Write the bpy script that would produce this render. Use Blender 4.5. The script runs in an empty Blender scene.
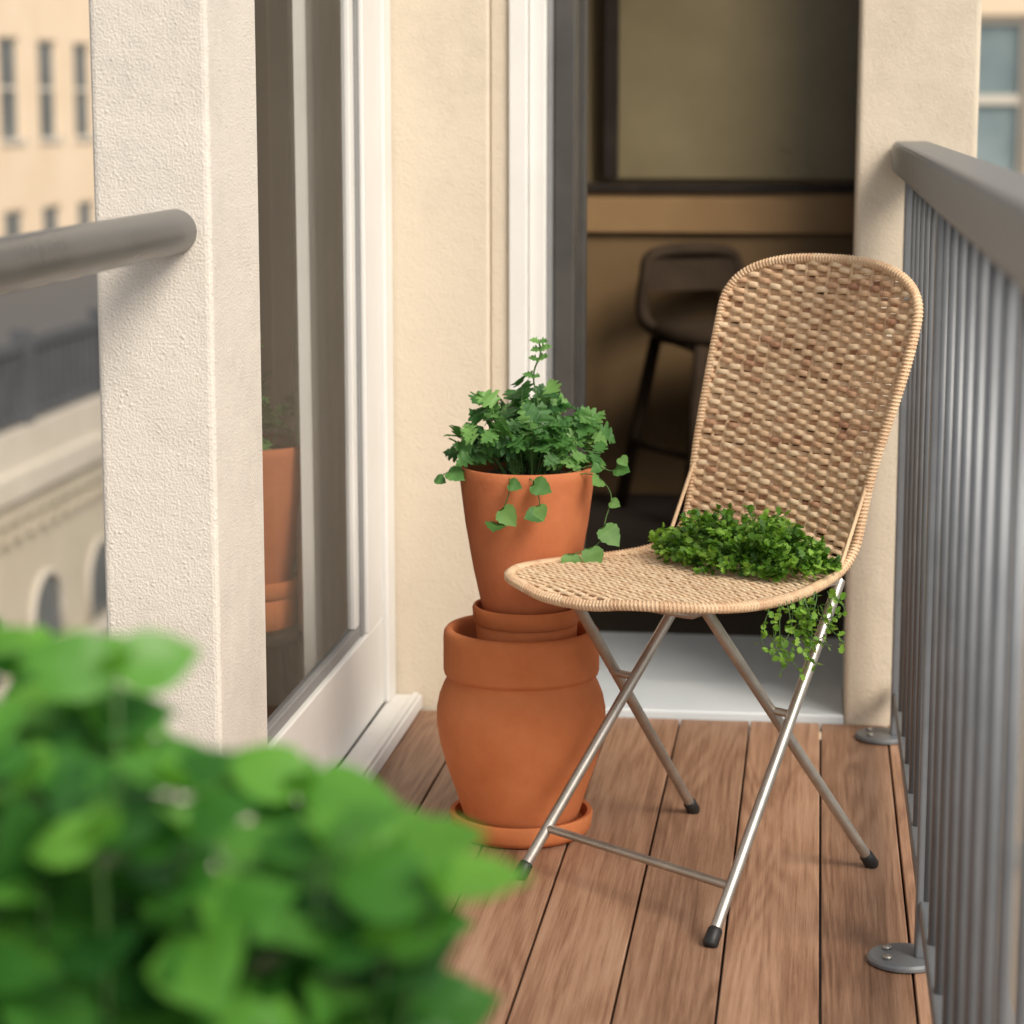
import bpy, math, random, bisect
from mathutils import Vector, Matrix, Quaternion
R = random.Random(7)
scene = bpy.context.scene
COL = scene.collection

# ------------------------------------------------------------------ materials
def mat_new(name):
    m = bpy.data.materials.new(name); m.use_nodes = True
    nt = m.node_tree
    for n in list(nt.nodes): nt.nodes.remove(n)
    out = nt.nodes.new('ShaderNodeOutputMaterial')
    b = nt.nodes.new('ShaderNodeBsdfPrincipled')
    nt.links.new(b.outputs[0], out.inputs[0])
    return m, nt, b, out
def N(nt, t, **kw):
    n = nt.nodes.new(t)
    for k, v in kw.items():
        if k in n.inputs: n.inputs[k].default_value = v
        else: setattr(n, k, v)
    return n
def ramp(nt, stops):
    r = nt.nodes.new('ShaderNodeValToRGB')
    e = r.color_ramp.elements
    while len(e) < len(stops): e.new(0.5)
    for i, (p, c) in enumerate(stops):
        e[i].position = p; e[i].color = (*c, 1)
    return r
def noise(nt, scale, detail=6, rough=0.6, vec=None, dist=0.0):
    n = N(nt, 'ShaderNodeTexNoise', Scale=scale, Detail=detail, Roughness=rough, Distortion=dist)
    if vec is not None: nt.links.new(vec, n.inputs['Vector'])
    return n
def coords(nt, scale=(1, 1, 1)):
    tc = nt.nodes.new('ShaderNodeTexCoord')
    mp = N(nt, 'ShaderNodeMapping'); mp.inputs['Scale'].default_value = scale
    nt.links.new(tc.outputs['Object'], mp.inputs['Vector'])
    return mp.outputs[0]
def mottled(name, c1, c2, scale=8, rough=0.8, bump=0.3, bscale=60, bdist=0.003, metallic=0.0, vscale=(1, 1, 1), spec=0.4, rvar=0.1):
    m, nt, b, o = mat_new(name)
    v = coords(nt, vscale)
    n1 = noise(nt, scale, 8, 0.65, v)
    r = ramp(nt, [(0.3, c1), (0.7, c2)])
    nt.links.new(n1.outputs[0], r.inputs[0]); nt.links.new(r.outputs[0], b.inputs['Base Color'])
    n2 = noise(nt, bscale, 6, 0.6, v)
    bp = N(nt, 'ShaderNodeBump', Strength=bump, Distance=bdist)
    nt.links.new(n2.outputs[0], bp.inputs['Height']); nt.links.new(bp.outputs[0], b.inputs['Normal'])
    mr = N(nt, 'ShaderNodeMapRange'); mr.inputs['To Min'].default_value = max(0.02, rough - rvar); mr.inputs['To Max'].default_value = min(1, rough + rvar)
    nt.links.new(n1.outputs[0], mr.inputs['Value']); nt.links.new(mr.outputs[0], b.inputs['Roughness'])
    b.inputs['Metallic'].default_value = metallic
    b.inputs['Specular IOR Level'].default_value = spec
    return m
def stucco(name, c, bump=0.7):
    m, nt, b, o = mat_new(name)
    v = coords(nt)
    big = noise(nt, 1.6, 5, 0.6, v); mid = noise(nt, 13, 8, 0.72, v)
    r = ramp(nt, [(0.32, tuple(x * 0.86 for x in c)), (0.50, c), (0.8, tuple(min(1, x * 1.05) for x in c))])
    mx = N(nt, 'ShaderNodeMath', operation='ADD'); ms = N(nt, 'ShaderNodeMath', operation='MULTIPLY'); ms.inputs[1].default_value = 0.5
    nt.links.new(big.outputs[0], mx.inputs[0]); nt.links.new(mid.outputs[0], mx.inputs[1]); nt.links.new(mx.outputs[0], ms.inputs[0])
    nt.links.new(ms.outputs[0], r.inputs[0]); nt.links.new(r.outputs[0], b.inputs['Base Color'])
    f1 = noise(nt, 330, 3, 0.5, v)
    vor = N(nt, 'ShaderNodeTexVoronoi', Scale=120.0); nt.links.new(v, vor.inputs['Vector'])
    vm = N(nt, 'ShaderNodeMapRange'); vm.inputs['From Min'].default_value = 0.0; vm.inputs['From Max'].default_value = 0.34; vm.inputs['To Min'].default_value = 1.0; vm.inputs['To Max'].default_value = 0.0
    nt.links.new(vor.outputs[0], vm.inputs['Value'])
    msk = noise(nt, 24, 3, 0.6, v); mk = N(nt, 'ShaderNodeMapRange'); mk.inputs['From Min'].default_value = 0.42; mk.inputs['From Max'].default_value = 0.7
    nt.links.new(msk.outputs[0], mk.inputs['Value'])
    mm_ = N(nt, 'ShaderNodeMath', operation='MULTIPLY'); nt.links.new(vm.outputs[0], mm_.inputs[0]); nt.links.new(mk.outputs[0], mm_.inputs[1])
    a = N(nt, 'ShaderNodeMath', operation='MULTIPLY_ADD'); a.inputs[1].default_value = 0.7
    nt.links.new(mm_.outputs[0], a.inputs[0]); nt.links.new(f1.outputs[0], a.inputs[2])
    soft = noise(nt, 30, 4, 0.55, v); a2 = N(nt, 'ShaderNodeMath', operation='MULTIPLY_ADD'); a2.inputs[1].default_value = 1.0
    nt.links.new(soft.outputs[0], a2.inputs[0]); nt.links.new(a.outputs[0], a2.inputs[2])
    bp = N(nt, 'ShaderNodeBump', Strength=bump, Distance=0.0022)
    nt.links.new(a2.outputs[0], bp.inputs['Height']); nt.links.new(bp.outputs[0], b.inputs['Normal'])
    b.inputs['Roughness'].default_value = 0.92; b.inputs['Specular IOR Level'].default_value = 0.2
    return m
def rnd_mat(name, stops, rough=0.6, bump=0.2, bscale=200, transl=0.0, vary=0.25, nscale=30, spec=0.4):
    m, nt, b, o = mat_new(name)
    at = N(nt, 'ShaderNodeAttribute', attribute_name='rnd')
    v = coords(nt); n1 = noise(nt, nscale, 5, 0.6, v)
    sub = N(nt, 'ShaderNodeMath', operation='SUBTRACT'); sub.inputs[1].default_value = 0.5
    nt.links.new(n1.outputs[0], sub.inputs[0])
    ma = N(nt, 'ShaderNodeMath', operation='MULTIPLY_ADD'); ma.inputs[1].default_value = vary
    nt.links.new(sub.outputs[0], ma.inputs[0]); nt.links.new(at.outputs['Fac'], ma.inputs[2])
    r = ramp(nt, stops)
    nt.links.new(ma.outputs[0], r.inputs[0]); nt.links.new(r.outputs[0], b.inputs['Base Color'])
    n2 = noise(nt, bscale, 4, 0.5, v)
    bp = N(nt, 'ShaderNodeBump', Strength=bump, Distance=0.002)
    nt.links.new(n2.outputs[0], bp.inputs['Height']); nt.links.new(bp.outputs[0], b.inputs['Normal'])
    b.inputs['Roughness'].default_value = rough; b.inputs['Specular IOR Level'].default_value = spec
    if transl > 0:
        t = N(nt, 'ShaderNodeBsdfTranslucent')
        hs = N(nt, 'ShaderNodeHueSaturation', Value=1.5, Saturation=1.1)
        nt.links.new(r.outputs[0], hs.inputs['Color']); nt.links.new(hs.outputs[0], t.inputs['Color'])
        mx = N(nt, 'ShaderNodeMixShader'); mx.inputs[0].default_value = transl
        nt.links.new(b.outputs[0], mx.inputs[1]); nt.links.new(t.outputs[0], mx.inputs[2]); nt.links.new(mx.outputs[0], o.inputs[0])
    return m

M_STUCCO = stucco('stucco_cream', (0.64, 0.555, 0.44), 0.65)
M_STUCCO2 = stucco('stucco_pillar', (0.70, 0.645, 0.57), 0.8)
M_TERRA = mottled('terracotta', (0.52, 0.155, 0.050), (0.64, 0.22, 0.085), 9, 0.8, 0.3, 140, 0.0015, spec=0.25)
M_TERRA2 = mottled('terracotta_brown', (0.46, 0.135, 0.052), (0.57, 0.195, 0.083), 11, 0.8, 0.3, 140, 0.0015, spec=0.25)
M_SOIL = mottled('soil', (0.02, 0.013, 0.009), (0.06, 0.04, 0.028), 60, 0.95, 1.0, 90, 0.01)
M_WHITE = mottled('white_painted_frame', (0.70, 0.685, 0.65), (0.77, 0.755, 0.72), 5, 0.4, 0.08, 80, 0.001)
M_GREYF = mottled('grey_gasket', (0.20, 0.20, 0.20), (0.26, 0.26, 0.26), 6, 0.5, 0.05)
M_LEAFD = mottled('dark_door_leaf', (0.055, 0.052, 0.047), (0.085, 0.08, 0.072), 6, 0.4, 0.05)
M_RAIL = mottled('grey_painted_metal', (0.15, 0.16, 0.172), (0.21, 0.22, 0.232), 7, 0.38, 0.12, 160, 0.001, metallic=0.3, spec=0.5)
M_HAND = mottled('handrail_metal', (0.10, 0.098, 0.095), (0.145, 0.142, 0.138), 9, 0.30, 0.15, 160, 0.001, metallic=0.3, spec=0.5)
M_STEEL = mottled('chair_steel', (0.36, 0.33, 0.29), (0.52, 0.48, 0.43), 22, 0.38, 0.15, 200, 0.0008, metallic=0.85)
M_RUB = mottled('black_rubber', (0.012, 0.012, 0.012), (0.025, 0.025, 0.025), 20, 0.5, 0.1)
M_PALE = mottled('pale_tile', (0.60, 0.65, 0.68), (0.68, 0.72, 0.74), 3, 0.5, 0.1, 60)
M_CONC = mottled('concrete', (0.50, 0.50, 0.48), (0.62, 0.61, 0.58), 8, 0.85, 0.5, 60)
M_DARK = mottled('dark_wood', (0.018, 0.013, 0.010), (0.035, 0.026, 0.02), 12, 0.6, 0.1, spec=0.2)
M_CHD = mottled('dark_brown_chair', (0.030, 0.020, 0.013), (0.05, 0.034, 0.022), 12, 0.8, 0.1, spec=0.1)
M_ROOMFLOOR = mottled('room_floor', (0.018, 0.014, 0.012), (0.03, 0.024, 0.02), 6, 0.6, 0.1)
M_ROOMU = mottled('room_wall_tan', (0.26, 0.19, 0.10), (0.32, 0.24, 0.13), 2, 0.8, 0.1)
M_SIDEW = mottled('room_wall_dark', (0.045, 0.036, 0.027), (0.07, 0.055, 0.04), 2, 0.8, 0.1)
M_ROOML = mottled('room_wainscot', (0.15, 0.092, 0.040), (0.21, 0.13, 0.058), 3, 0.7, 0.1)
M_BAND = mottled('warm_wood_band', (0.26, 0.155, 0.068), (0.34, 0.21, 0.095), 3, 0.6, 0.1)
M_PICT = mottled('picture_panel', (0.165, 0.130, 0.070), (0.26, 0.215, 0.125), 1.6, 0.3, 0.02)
M_CURT = mottled('curtain_cloth', (0.72, 0.70, 0.66), (0.82, 0.80, 0.76), 4, 0.9, 0.3, 300, 0.001)
M_WICK = rnd_mat('wicker', [(0.0, (0.34, 0.155, 0.095)), (0.3, (0.56, 0.335, 0.20)), (0.55, (0.70, 0.475, 0.29)), (1.0, (0.82, 0.63, 0.42))], 0.6, 0.5, 350, vary=0.45, nscale=90)
M_LEAF = rnd_mat('herb_leaf', [(0.0, (0.035, 0.11, 0.03)), (0.5, (0.09, 0.23, 0.055)), (1.0, (0.21, 0.40, 0.11))], 0.5, 0.3, 150, 0.32, vary=0.4, nscale=50)
M_PARS = rnd_mat('parsley_leaf', [(0.0, (0.045, 0.12, 0.015)), (0.5, (0.13, 0.28, 0.03)), (1.0, (0.30, 0.50, 0.08))], 0.5, 0.2, 150, 0.32)
M_BASIL = rnd_mat('basil_leaf', [(0.0, (0.018, 0.085, 0.016)), (0.5, (0.060, 0.21, 0.030)), (1.0, (0.18, 0.43, 0.06))], 0.36, 0.4, 60, 0.33)
M_STEM = mottled('plant_stem', (0.05, 0.12, 0.03), (0.09, 0.18, 0.05), 20, 0.6, 0.1)

def wood_deck():
    m, nt, b, o = mat_new('deck_wood')
    tc = nt.nodes.new('ShaderNodeTexCoord'); at = N(nt, 'ShaderNodeAttribute', attribute_name='rnd')
    comb = N(nt, 'ShaderNodeCombineXYZ')
    mu = N(nt, 'ShaderNodeMath', operation='MULTIPLY'); mu.inputs[1].default_value = 37.0
    nt.links.new(at.outputs['Fac'], mu.inputs[0])
    nt.links.new(mu.outputs[0], comb.inputs[1]); nt.links.new(mu.outputs[0], comb.inputs[2])
    add = N(nt, 'ShaderNodeVectorMath', operation='ADD')
    nt.links.new(tc.outputs['Object'], add.inputs[0]); nt.links.new(comb.outputs[0], add.inputs[1])
    def mp(s):
        q = N(nt, 'ShaderNodeMapping'); q.inputs['Scale'].default_value = s
        nt.links.new(add.outputs[0], q.inputs['Vector']); return q.outputs[0]
    field = noise(nt, 1.0, 2, 0.4, mp((10, 0.8, 10)), 0.3)
    fm = N(nt, 'ShaderNodeMath', operation='MULTIPLY'); fm.inputs[1].default_value = 80.0
    nt.links.new(field.outputs[0], fm.inputs[0])
    fs = N(nt, 'ShaderNodeMath', operation='SINE'); nt.links.new(fm.outputs[0], fs.inputs[0])
    fine = noise(nt, 1.0, 8, 0.8, mp((200, 4.0, 50)))
    bigv = noise(nt, 1.0, 5, 0.6, mp((9, 1.6, 9)))
    s1 = N(nt, 'ShaderNodeMath', operation='MULTIPLY_ADD'); s1.inputs[1].default_value = 0.035
    nt.links.new(fs.outputs[0], s1.inputs[0])
    s2 = N(nt, 'ShaderNodeMath', operation='MULTIPLY_ADD'); s2.inputs[1].default_value = 0.66
    nt.links.new(fine.outputs[0], s2.inputs[0])
    s3 = N(nt, 'ShaderNodeMath', operation='MULTIPLY'); s3.inputs[1].default_value = 0.36
    nt.links.new(bigv.outputs[0], s3.inputs[0]); nt.links.new(s3.outputs[0], s2.inputs[2]); nt.links.new(s2.outputs[0], s1.inputs[2])
    r = ramp(nt, [(0.32, (0.12, 0.056, 0.030)), (0.45, (0.265, 0.140, 0.082)), (0.56, (0.385, 0.222, 0.138)), (0.72, (0.48, 0.31, 0.21))])
    nt.links.new(s1.outputs[0], r.inputs[0])
    hs = N(nt, 'ShaderNodeHueSaturation'); mr = N(nt, 'ShaderNodeMapRange'); mr.inputs['To Min'].default_value = 0.82; mr.inputs['To Max'].default_value = 1.12
    nt.links.new(at.outputs['Fac'], mr.inputs['Value']); nt.links.new(mr.outputs[0], hs.inputs['Value']); nt.links.new(r.outputs[0], hs.inputs['Color'])
    nt.links.new(hs.outputs[0], b.inputs['Base Color'])
    bp = N(nt, 'ShaderNodeBump', Strength=0.45, Distance=0.002)
    nt.links.new(s1.outputs[0], bp.inputs['Height']); nt.links.new(bp.outputs[0], b.inputs['Normal'])
    b.inputs['Roughness'].default_value = 0.5; b.inputs['Specular IOR Level'].default_value = 0.35
    return m
M_DECK = wood_deck()
def glass_mat(name, tint=(0.94, 0.95, 0.95)):
    m, nt, b, o = mat_new(name); nt.nodes.remove(b)
    t = N(nt, 'ShaderNodeBsdfTransparent'); t.inputs['Color'].default_value = (*tint, 1)
    g = N(nt, 'ShaderNodeBsdfGlossy'); g.inputs['Roughness'].default_value = 0.01
    fr = N(nt, 'ShaderNodeLayerWeight', Blend=0.18)
    mr = N(nt, 'ShaderNodeMapRange'); mr.inputs['To Min'].default_value = 0.03; mr.inputs['To Max'].default_value = 0.6
    nt.links.new(fr.outputs['Fresnel'], mr.inputs['Value'])
    nz = noise(nt, 3.0, 2, 0.5, coords(nt)); bp = N(nt, 'ShaderNodeBump', Strength=0.03, Distance=0.01)
    nt.links.new(nz.outputs[0], bp.inputs['Height']); nt.links.new(bp.outputs[0], g.inputs['Normal'])
    mx = N(nt, 'ShaderNodeMixShader')
    nt.links.new(mr.outputs[0], mx.inputs[0]); nt.links.new(t.outputs[0], mx.inputs[1]); nt.links.new(g.outputs[0], mx.inputs[2]); nt.links.new(mx.outputs[0], o.inputs[0])
    return m
M_GLASS = glass_mat('window_glass')
M_BGLASS = mottled('distant_window_glass', (0.13, 0.18, 0.19), (0.28, 0.34, 0.35), 0.6, 0.15, 0.0)  # lighter blue stands for a reflection, painted into the pane colour
M_BDARK = mottled('distant_dark_glass', (0.09, 0.10, 0.10), (0.17, 0.18, 0.18), 0.6, 0.2, 0.0)
M_BCREAM = mottled('distant_facade_cream', (0.72, 0.56, 0.39), (0.80, 0.64, 0.47), 0.5, 0.9, 0.2, 3, 0.02)
M_BSTONE = mottled('distant_facade_stone', (0.50, 0.44, 0.34), (0.60, 0.54, 0.43), 0.8, 0.9, 0.3, 4, 0.03)
M_BTRIM = mottled('distant_trim', (0.52, 0.47, 0.39), (0.62, 0.57, 0.49), 1, 0.85, 0.1)
M_SLATE = mottled('slate', (0.06, 0.065, 0.07), (0.10, 0.105, 0.115), 1.5, 0.6, 0.2)
M_ASPH = mottled('asphalt', (0.04, 0.04, 0.042), (0.07, 0.07, 0.07), 1.0, 0.9, 0.3)
M_PAVE = mottled('paving', (0.25, 0.24, 0.22), (0.33, 0.32, 0.30), 1.0, 0.9, 0.3)

# ------------------------------------------------------------------ mesh builder
def empty(name, loc=(0, 0, 0), rot=0):
    e = bpy.data.objects.new(name, None); COL.objects.link(e)
    e.location = loc; e.rotation_euler = (0, 0, rot); e.empty_display_size = 0.1
    return e
class MB:
    def __init__(s): s.v = []; s.f = []; s.r = []
    def face(s, idx, r=0.5): s.f.append(idx); s.r.append(r)
    def box(s, x0, x1, y0, y1, z0, z1, r=0.5):
        b = len(s.v)
        s.v += [(x0, y0, z0), (x1, y0, z0), (x1, y1, z0), (x0, y1, z0), (x0, y0, z1), (x1, y0, z1), (x1, y1, z1), (x0, y1, z1)]
        for q in [(0, 3, 2, 1), (4, 5, 6, 7), (0, 1, 5, 4), (1, 2, 6, 5), (2, 3, 7, 6), (3, 0, 4, 7)]:
            s.face([b + i for i in q], r)
    def tube(s, pts, rad, n=8, cap=True, r=0.5, closed=False, rfun=None):
        pts = [Vector(p) for p in pts]; m = len(pts); b = len(s.v)
        if isinstance(rad, (int, float)): rad = [rad] * m
        nrm = None
        for i, p in enumerate(pts):
            if closed: t = (pts[(i + 1) % m] - pts[i - 1])
            else: t = pts[min(i + 1, m - 1)] - pts[max(i - 1, 0)]
            if t.length < 1e-9: t = Vector((0, 0, 1))
            t.normalize()
            if nrm is None:
                a = Vector((0, 0, 1)) if abs(t.z) < 0.9 else Vector((1, 0, 0))
                nrm = t.cross(a).normalized()
            else:
                nrm = (nrm - t * nrm.dot(t))
                if nrm.length < 1e-6: nrm = t.orthogonal()
                nrm.normalize()
            bn = t.cross(nrm)
            for k in range(n):
                a = 2 * math.pi * k / n
                s.v.append(tuple(p + (nrm * math.cos(a) + bn * math.sin(a)) * rad[i]))
        for i in range(m if closed else m - 1):
            j = (i + 1) % m
            rr = rfun(i) if rfun else r
            for k in range(n):
                s.face([b + i * n + k, b + i * n + (k + 1) % n, b + j * n + (k + 1) % n, b + j * n + k], rr)
        if cap and not closed:
            s.face([b + k for k in range(n)][::-1], r); s.face([b + (m - 1) * n + k for k in range(n)], r)
    def strand(s, pts, nrms, rw, rn, n=6, rfun=None):
        m = len(pts); b = len(s.v)
        for i in range(m):
            t = (pts[min(i + 1, m - 1)] - pts[max(i - 1, 0)]).normalized()
            nn = (nrms[i] - t * nrms[i].dot(t)).normalized(); w = t.cross(nn)
            for k in range(n):
                a = 2 * math.pi * k / n
                s.v.append(tuple(pts[i] + nn * math.cos(a) * rn + w * math.sin(a) * rw))
        for i in range(m - 1):
            rr = rfun(i) if rfun else 0.5
            for k in range(n):
                s.face([b + i * n + k, b + i * n + (k + 1) % n, b + (i + 1) * n + (k + 1) % n, b + (i + 1) * n + k], rr)
        s.face([b + k for k in range(n)][::-1], 0.5); s.face([b + (m - 1) * n + k for k in range(n)], 0.5)
    def lathe(s, prof, c=(0, 0, 0), n=64, wob=0.0):
        b = len(s.v); m = len(prof)
        for (rr, z) in prof:
            for k in range(n):
                a = 2 * math.pi * k / n
                w = 1 + wob * math.sin(2 * a + z * 9) + wob * 0.6 * math.sin(3 * a - z * 14)
                s.v.append((c[0] + rr * w * math.cos(a), c[1] + rr * w * math.sin(a), c[2] + z))
        for i in range(m - 1):
            for k in range(n):
                s.face([b + i * n + k, b + i * n + (k + 1) % n, b + (i + 1) * n + (k + 1) % n, b + (i + 1) * n + k])
        s.face([b + k for k in range(n)][::-1]); s.face([b + (m - 1) * n + k for k in range(n)])
    def leaf(s, pos, d, up, size, shape='lobed', r=0.5, fold=0.25, curl=0.3):
        d = Vector(d).normalized(); up = Vector(up); sd = d.cross(up)
        if sd.length < 1e-4: sd = d.orthogonal()
        sd.normalize(); nn = sd.cross(d).normalized(); pos = Vector(pos)
        if shape == 'lobed':
            half = [(0.0, 0.02), (0.02, 0.14), (-0.02, 0.34), (0.10, 0.36), (0.16, 0.22), (0.20, 0.40), (0.24, 0.58), (0.36, 0.50), (0.40, 0.28), (0.48, 0.36), (0.54, 0.48), (0.64, 0.38), (0.66, 0.20), (0.78, 0.26), (0.84, 0.12), (1.0, 0.0)]
        elif shape == 'heart':
            half = [(0.04, 0.0), (-0.08, 0.20), (0.0, 0.40), (0.12, 0.44), (0.2, 0.52), (0.32, 0.47), (0.42, 0.49), (0.56, 0.36), (0.66, 0.34), (0.86, 0.12), (1.0, 0.0)]
        elif shape == 'frill':
            half = [(0.0, 0.03), (0.2, 0.35), (0.3, 0.2), (0.5, 0.5), (0.62, 0.28), (0.85, 0.36), (1.0, 0.0)]
        else:
            half = [(0.0, 0.02), (0.04, 0.14), (0.15, 0.30), (0.32, 0.40), (0.50, 0.40), (0.68, 0.32), (0.84, 0.18), (0.94, 0.07), (1.0, 0.0)]
        def P(x, y):
            z = fold * abs(y) - curl * x * x * 0.5 + 0.03 * math.sin(x * 9 + abs(y) * 12)
            if shape == 'oval': z -= 1.0 * fold * y * y * 1.6
            return tuple(pos + (d * x + sd * y + nn * z) * size)
        b = len(s.v); m = len(half)
        for x, y in half: s.v.append(P(x, 0))
        if shape == 'oval':
            for sg in (1, -1):
                for x, y in half: s.v.append(P(x + 0.03, sg * y * 0.5))
                for x, y in half: s.v.append(P(x, sg * y))
            for g in range(2):
                o1 = b + m + g * 2 * m; o2 = o1 + m
                for i in range(m - 1):
                    q1 = [b + i, b + i + 1, o1 + i + 1, o1 + i]; q2 = [o1 + i, o1 + i + 1, o2 + i + 1, o2 + i]
                    if g: q1.reverse(); q2.reverse()
                    s.face(q1, r); s.face(q2, r)
            return
        for x, y in half: s.v.append(P(x, y))
        for x, y in half: s.v.append(P(x, -y))
        for i in range(m - 1):
            s.face([b + i, b + i + 1, b + m + i + 1, b + m + i], r)
            s.face([b + i + 1, b + i, b + 2 * m + i, b + 2 * m + i + 1], r - 0.06)
    def build(s, name, mat, parent=None, smooth=True, bevel=0, loc=None, auto=None):
        me = bpy.data.meshes.new(name); me.from_pydata(s.v, [], s.f); me.update()
        at = me.attributes.new('rnd', 'FLOAT', 'FACE'); at.data.foreach_set('value', s.r)
        if smooth: me.polygons.foreach_set('use_smooth', [True] * len(me.polygons))
        if auto:
            me.set_sharp_from_angle(angle=math.radians(auto))
        o = bpy.data.objects.new(name, me); COL.objects.link(o); me.materials.append(mat)
        if parent: o.parent = parent
        if loc: o.location = loc
        if bevel:
            bv = o.modifiers.new('bevel', 'BEVEL'); bv.width = bevel; bv.segments = 3; bv.limit_method = 'ANGLE'; bv.harden_normals = False
        return o
def boxo(name, x0, x1, y0, y1, z0, z1, mat, parent=None, bevel=0.003):
    m = MB(); m.box(x0, x1, y0, y1, z0, z1); return m.build(name, mat, parent, smooth=False, bevel=bevel)
def sheet(name, pts, mat, parent):
    m = MB(); m.v += pts; m.face([0, 1, 2, 3]); return m.build(name, mat, parent, smooth=False)
def crom(pts, n=8):
    pts = [Vector(p) for p in pts]; out = []
    P = [pts[0] * 2 - pts[1]] + pts + [pts[-1] * 2 - pts[-2]]
    for i in range(1, len(P) - 2):
        for k in range(n):
            t = k / n; a, b, c, d = P[i - 1], P[i], P[i + 1], P[i + 2]
            out.append(0.5 * ((2 * b) + (c - a) * t + (2 * a - 5 * b + 4 * c - d) * t * t + (3 * b - a - 3 * c + d) * t ** 3))
    out.append(pts[-1]); return out

# ------------------------------------------------------------------ deck
mb = MB()
seams = [-0.839, -0.716, -0.593, -0.470, -0.347, -0.224, -0.101, 0.022, 0.137, 0.168]
for i in range(len(seams) - 1):
    g = 0.0016
    y1 = 2.865 if i == 0 else 4.112
    mb.box(seams[i] + g, seams[i + 1] - g, -0.8, y1, -0.028, R.uniform(-0.0008, 0.0008), R.random())
mb.build('wooden_deck', M_DECK, smooth=False, bevel=0.002)
boxo('balcony_slab', -0.90, 0.255, -0.9, 4.115, -0.25, -0.03, M_CONC)
boxo('balcony_kerb', 0.172, 0.25, -0.85, 4.11, -0.0295, 0.012, M_CONC, bevel=0.006)

# ------------------------------------------------------------------ pillar, walls
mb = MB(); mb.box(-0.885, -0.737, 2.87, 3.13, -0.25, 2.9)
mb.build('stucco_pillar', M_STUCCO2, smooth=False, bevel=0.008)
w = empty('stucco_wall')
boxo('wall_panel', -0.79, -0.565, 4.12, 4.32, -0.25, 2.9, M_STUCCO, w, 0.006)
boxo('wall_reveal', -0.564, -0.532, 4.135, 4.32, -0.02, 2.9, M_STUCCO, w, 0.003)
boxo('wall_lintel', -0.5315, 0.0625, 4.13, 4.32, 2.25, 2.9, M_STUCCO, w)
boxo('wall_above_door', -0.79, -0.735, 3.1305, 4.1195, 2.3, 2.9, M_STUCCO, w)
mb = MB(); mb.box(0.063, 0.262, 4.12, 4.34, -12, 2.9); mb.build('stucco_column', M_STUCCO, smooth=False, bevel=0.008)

# left sliding door
d = empty('sliding_glass_door')
boxo('sill_track', -0.742, -0.687, 3.1305, 4.117, 0.003, 0.028, M_WHITE, d)
boxo('sill_lip', -0.700, -0.690, 3.135, 4.10, 0.0285, 0.036, M_WHITE, d, 0.001)
boxo('bottom_rail', -0.775, -0.742, 3.14, 4.04, 0.030, 0.185, M_WHITE, d)
boxo('far_stile', -0.775, -0.742, 3.90, 4.04, 0.1855, 2.2, M_WHITE, d)
boxo('outer_frame', -0.785, -0.734, 4.045, 4.117, 0.029, 2.27, M_WHITE, d)
boxo('top_rail', -0.775, -0.742, 3.14, 3.8995, 2.1, 2.2, M_WHITE, d)
boxo('glazing_bead_bottom', -0.768, -0.750, 3.15, 3.87, 0.1855, 0.205, M_GREYF, d, 0.002)
boxo('glazing_bead', -0.768, -0.748, 3.872, 3.8985, 0.1855, 2.09, M_GREYF, d, 0.002)
boxo('inner_bead', -0.766, -0.752, 3.835, 3.871, 0.206, 2.09, M_WHITE, d, 0.002)
boxo('near_stile', -0.775, -0.744, 3.132, 3.142, 0.1855, 2.2, M_WHITE, d)
sheet('glass_pane', [(-0.759, 3.143, 0.206), (-0.759, 3.834, 0.206), (-0.759, 3.834, 2.098), (-0.759, 3.143, 2.098)], M_GLASS, d)
mb = MB(); n = 140
for i in range(n + 1):
    t = i / n; y = 3.86 + t * 0.8; x = -0.845 - 0.03 * t + 0.018 * math.sin(t * 60 + 1.5 * math.sin(t * 9))
    mb.v += [(x, y, 0.04), (x - 0.004, y, 1.2), (x, y, 2.3)]
for i in range(n):
    for k in range(2): mb.face([i * 3 + k, (i + 1) * 3 + k, (i + 1) * 3 + k + 1, i * 3 + k + 1])
mb.build('curtain', M_CURT)

# far doorway
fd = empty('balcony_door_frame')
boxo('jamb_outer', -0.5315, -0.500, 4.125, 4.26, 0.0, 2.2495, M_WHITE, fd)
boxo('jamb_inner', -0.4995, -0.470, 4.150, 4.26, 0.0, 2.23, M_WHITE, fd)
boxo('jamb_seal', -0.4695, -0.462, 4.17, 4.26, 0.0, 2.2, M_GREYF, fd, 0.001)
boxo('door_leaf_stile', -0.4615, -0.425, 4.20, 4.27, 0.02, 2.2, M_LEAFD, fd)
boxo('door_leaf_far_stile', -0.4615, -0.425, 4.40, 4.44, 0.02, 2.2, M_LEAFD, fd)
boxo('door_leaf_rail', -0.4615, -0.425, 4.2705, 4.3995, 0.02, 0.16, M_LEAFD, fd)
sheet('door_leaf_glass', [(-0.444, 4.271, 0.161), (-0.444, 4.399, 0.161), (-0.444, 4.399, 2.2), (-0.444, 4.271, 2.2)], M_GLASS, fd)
boxo('threshold', -0.53, 0.0625, 4.122, 4.34, -0.02, 0.012, M_PALE, fd, 0.004)

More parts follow.
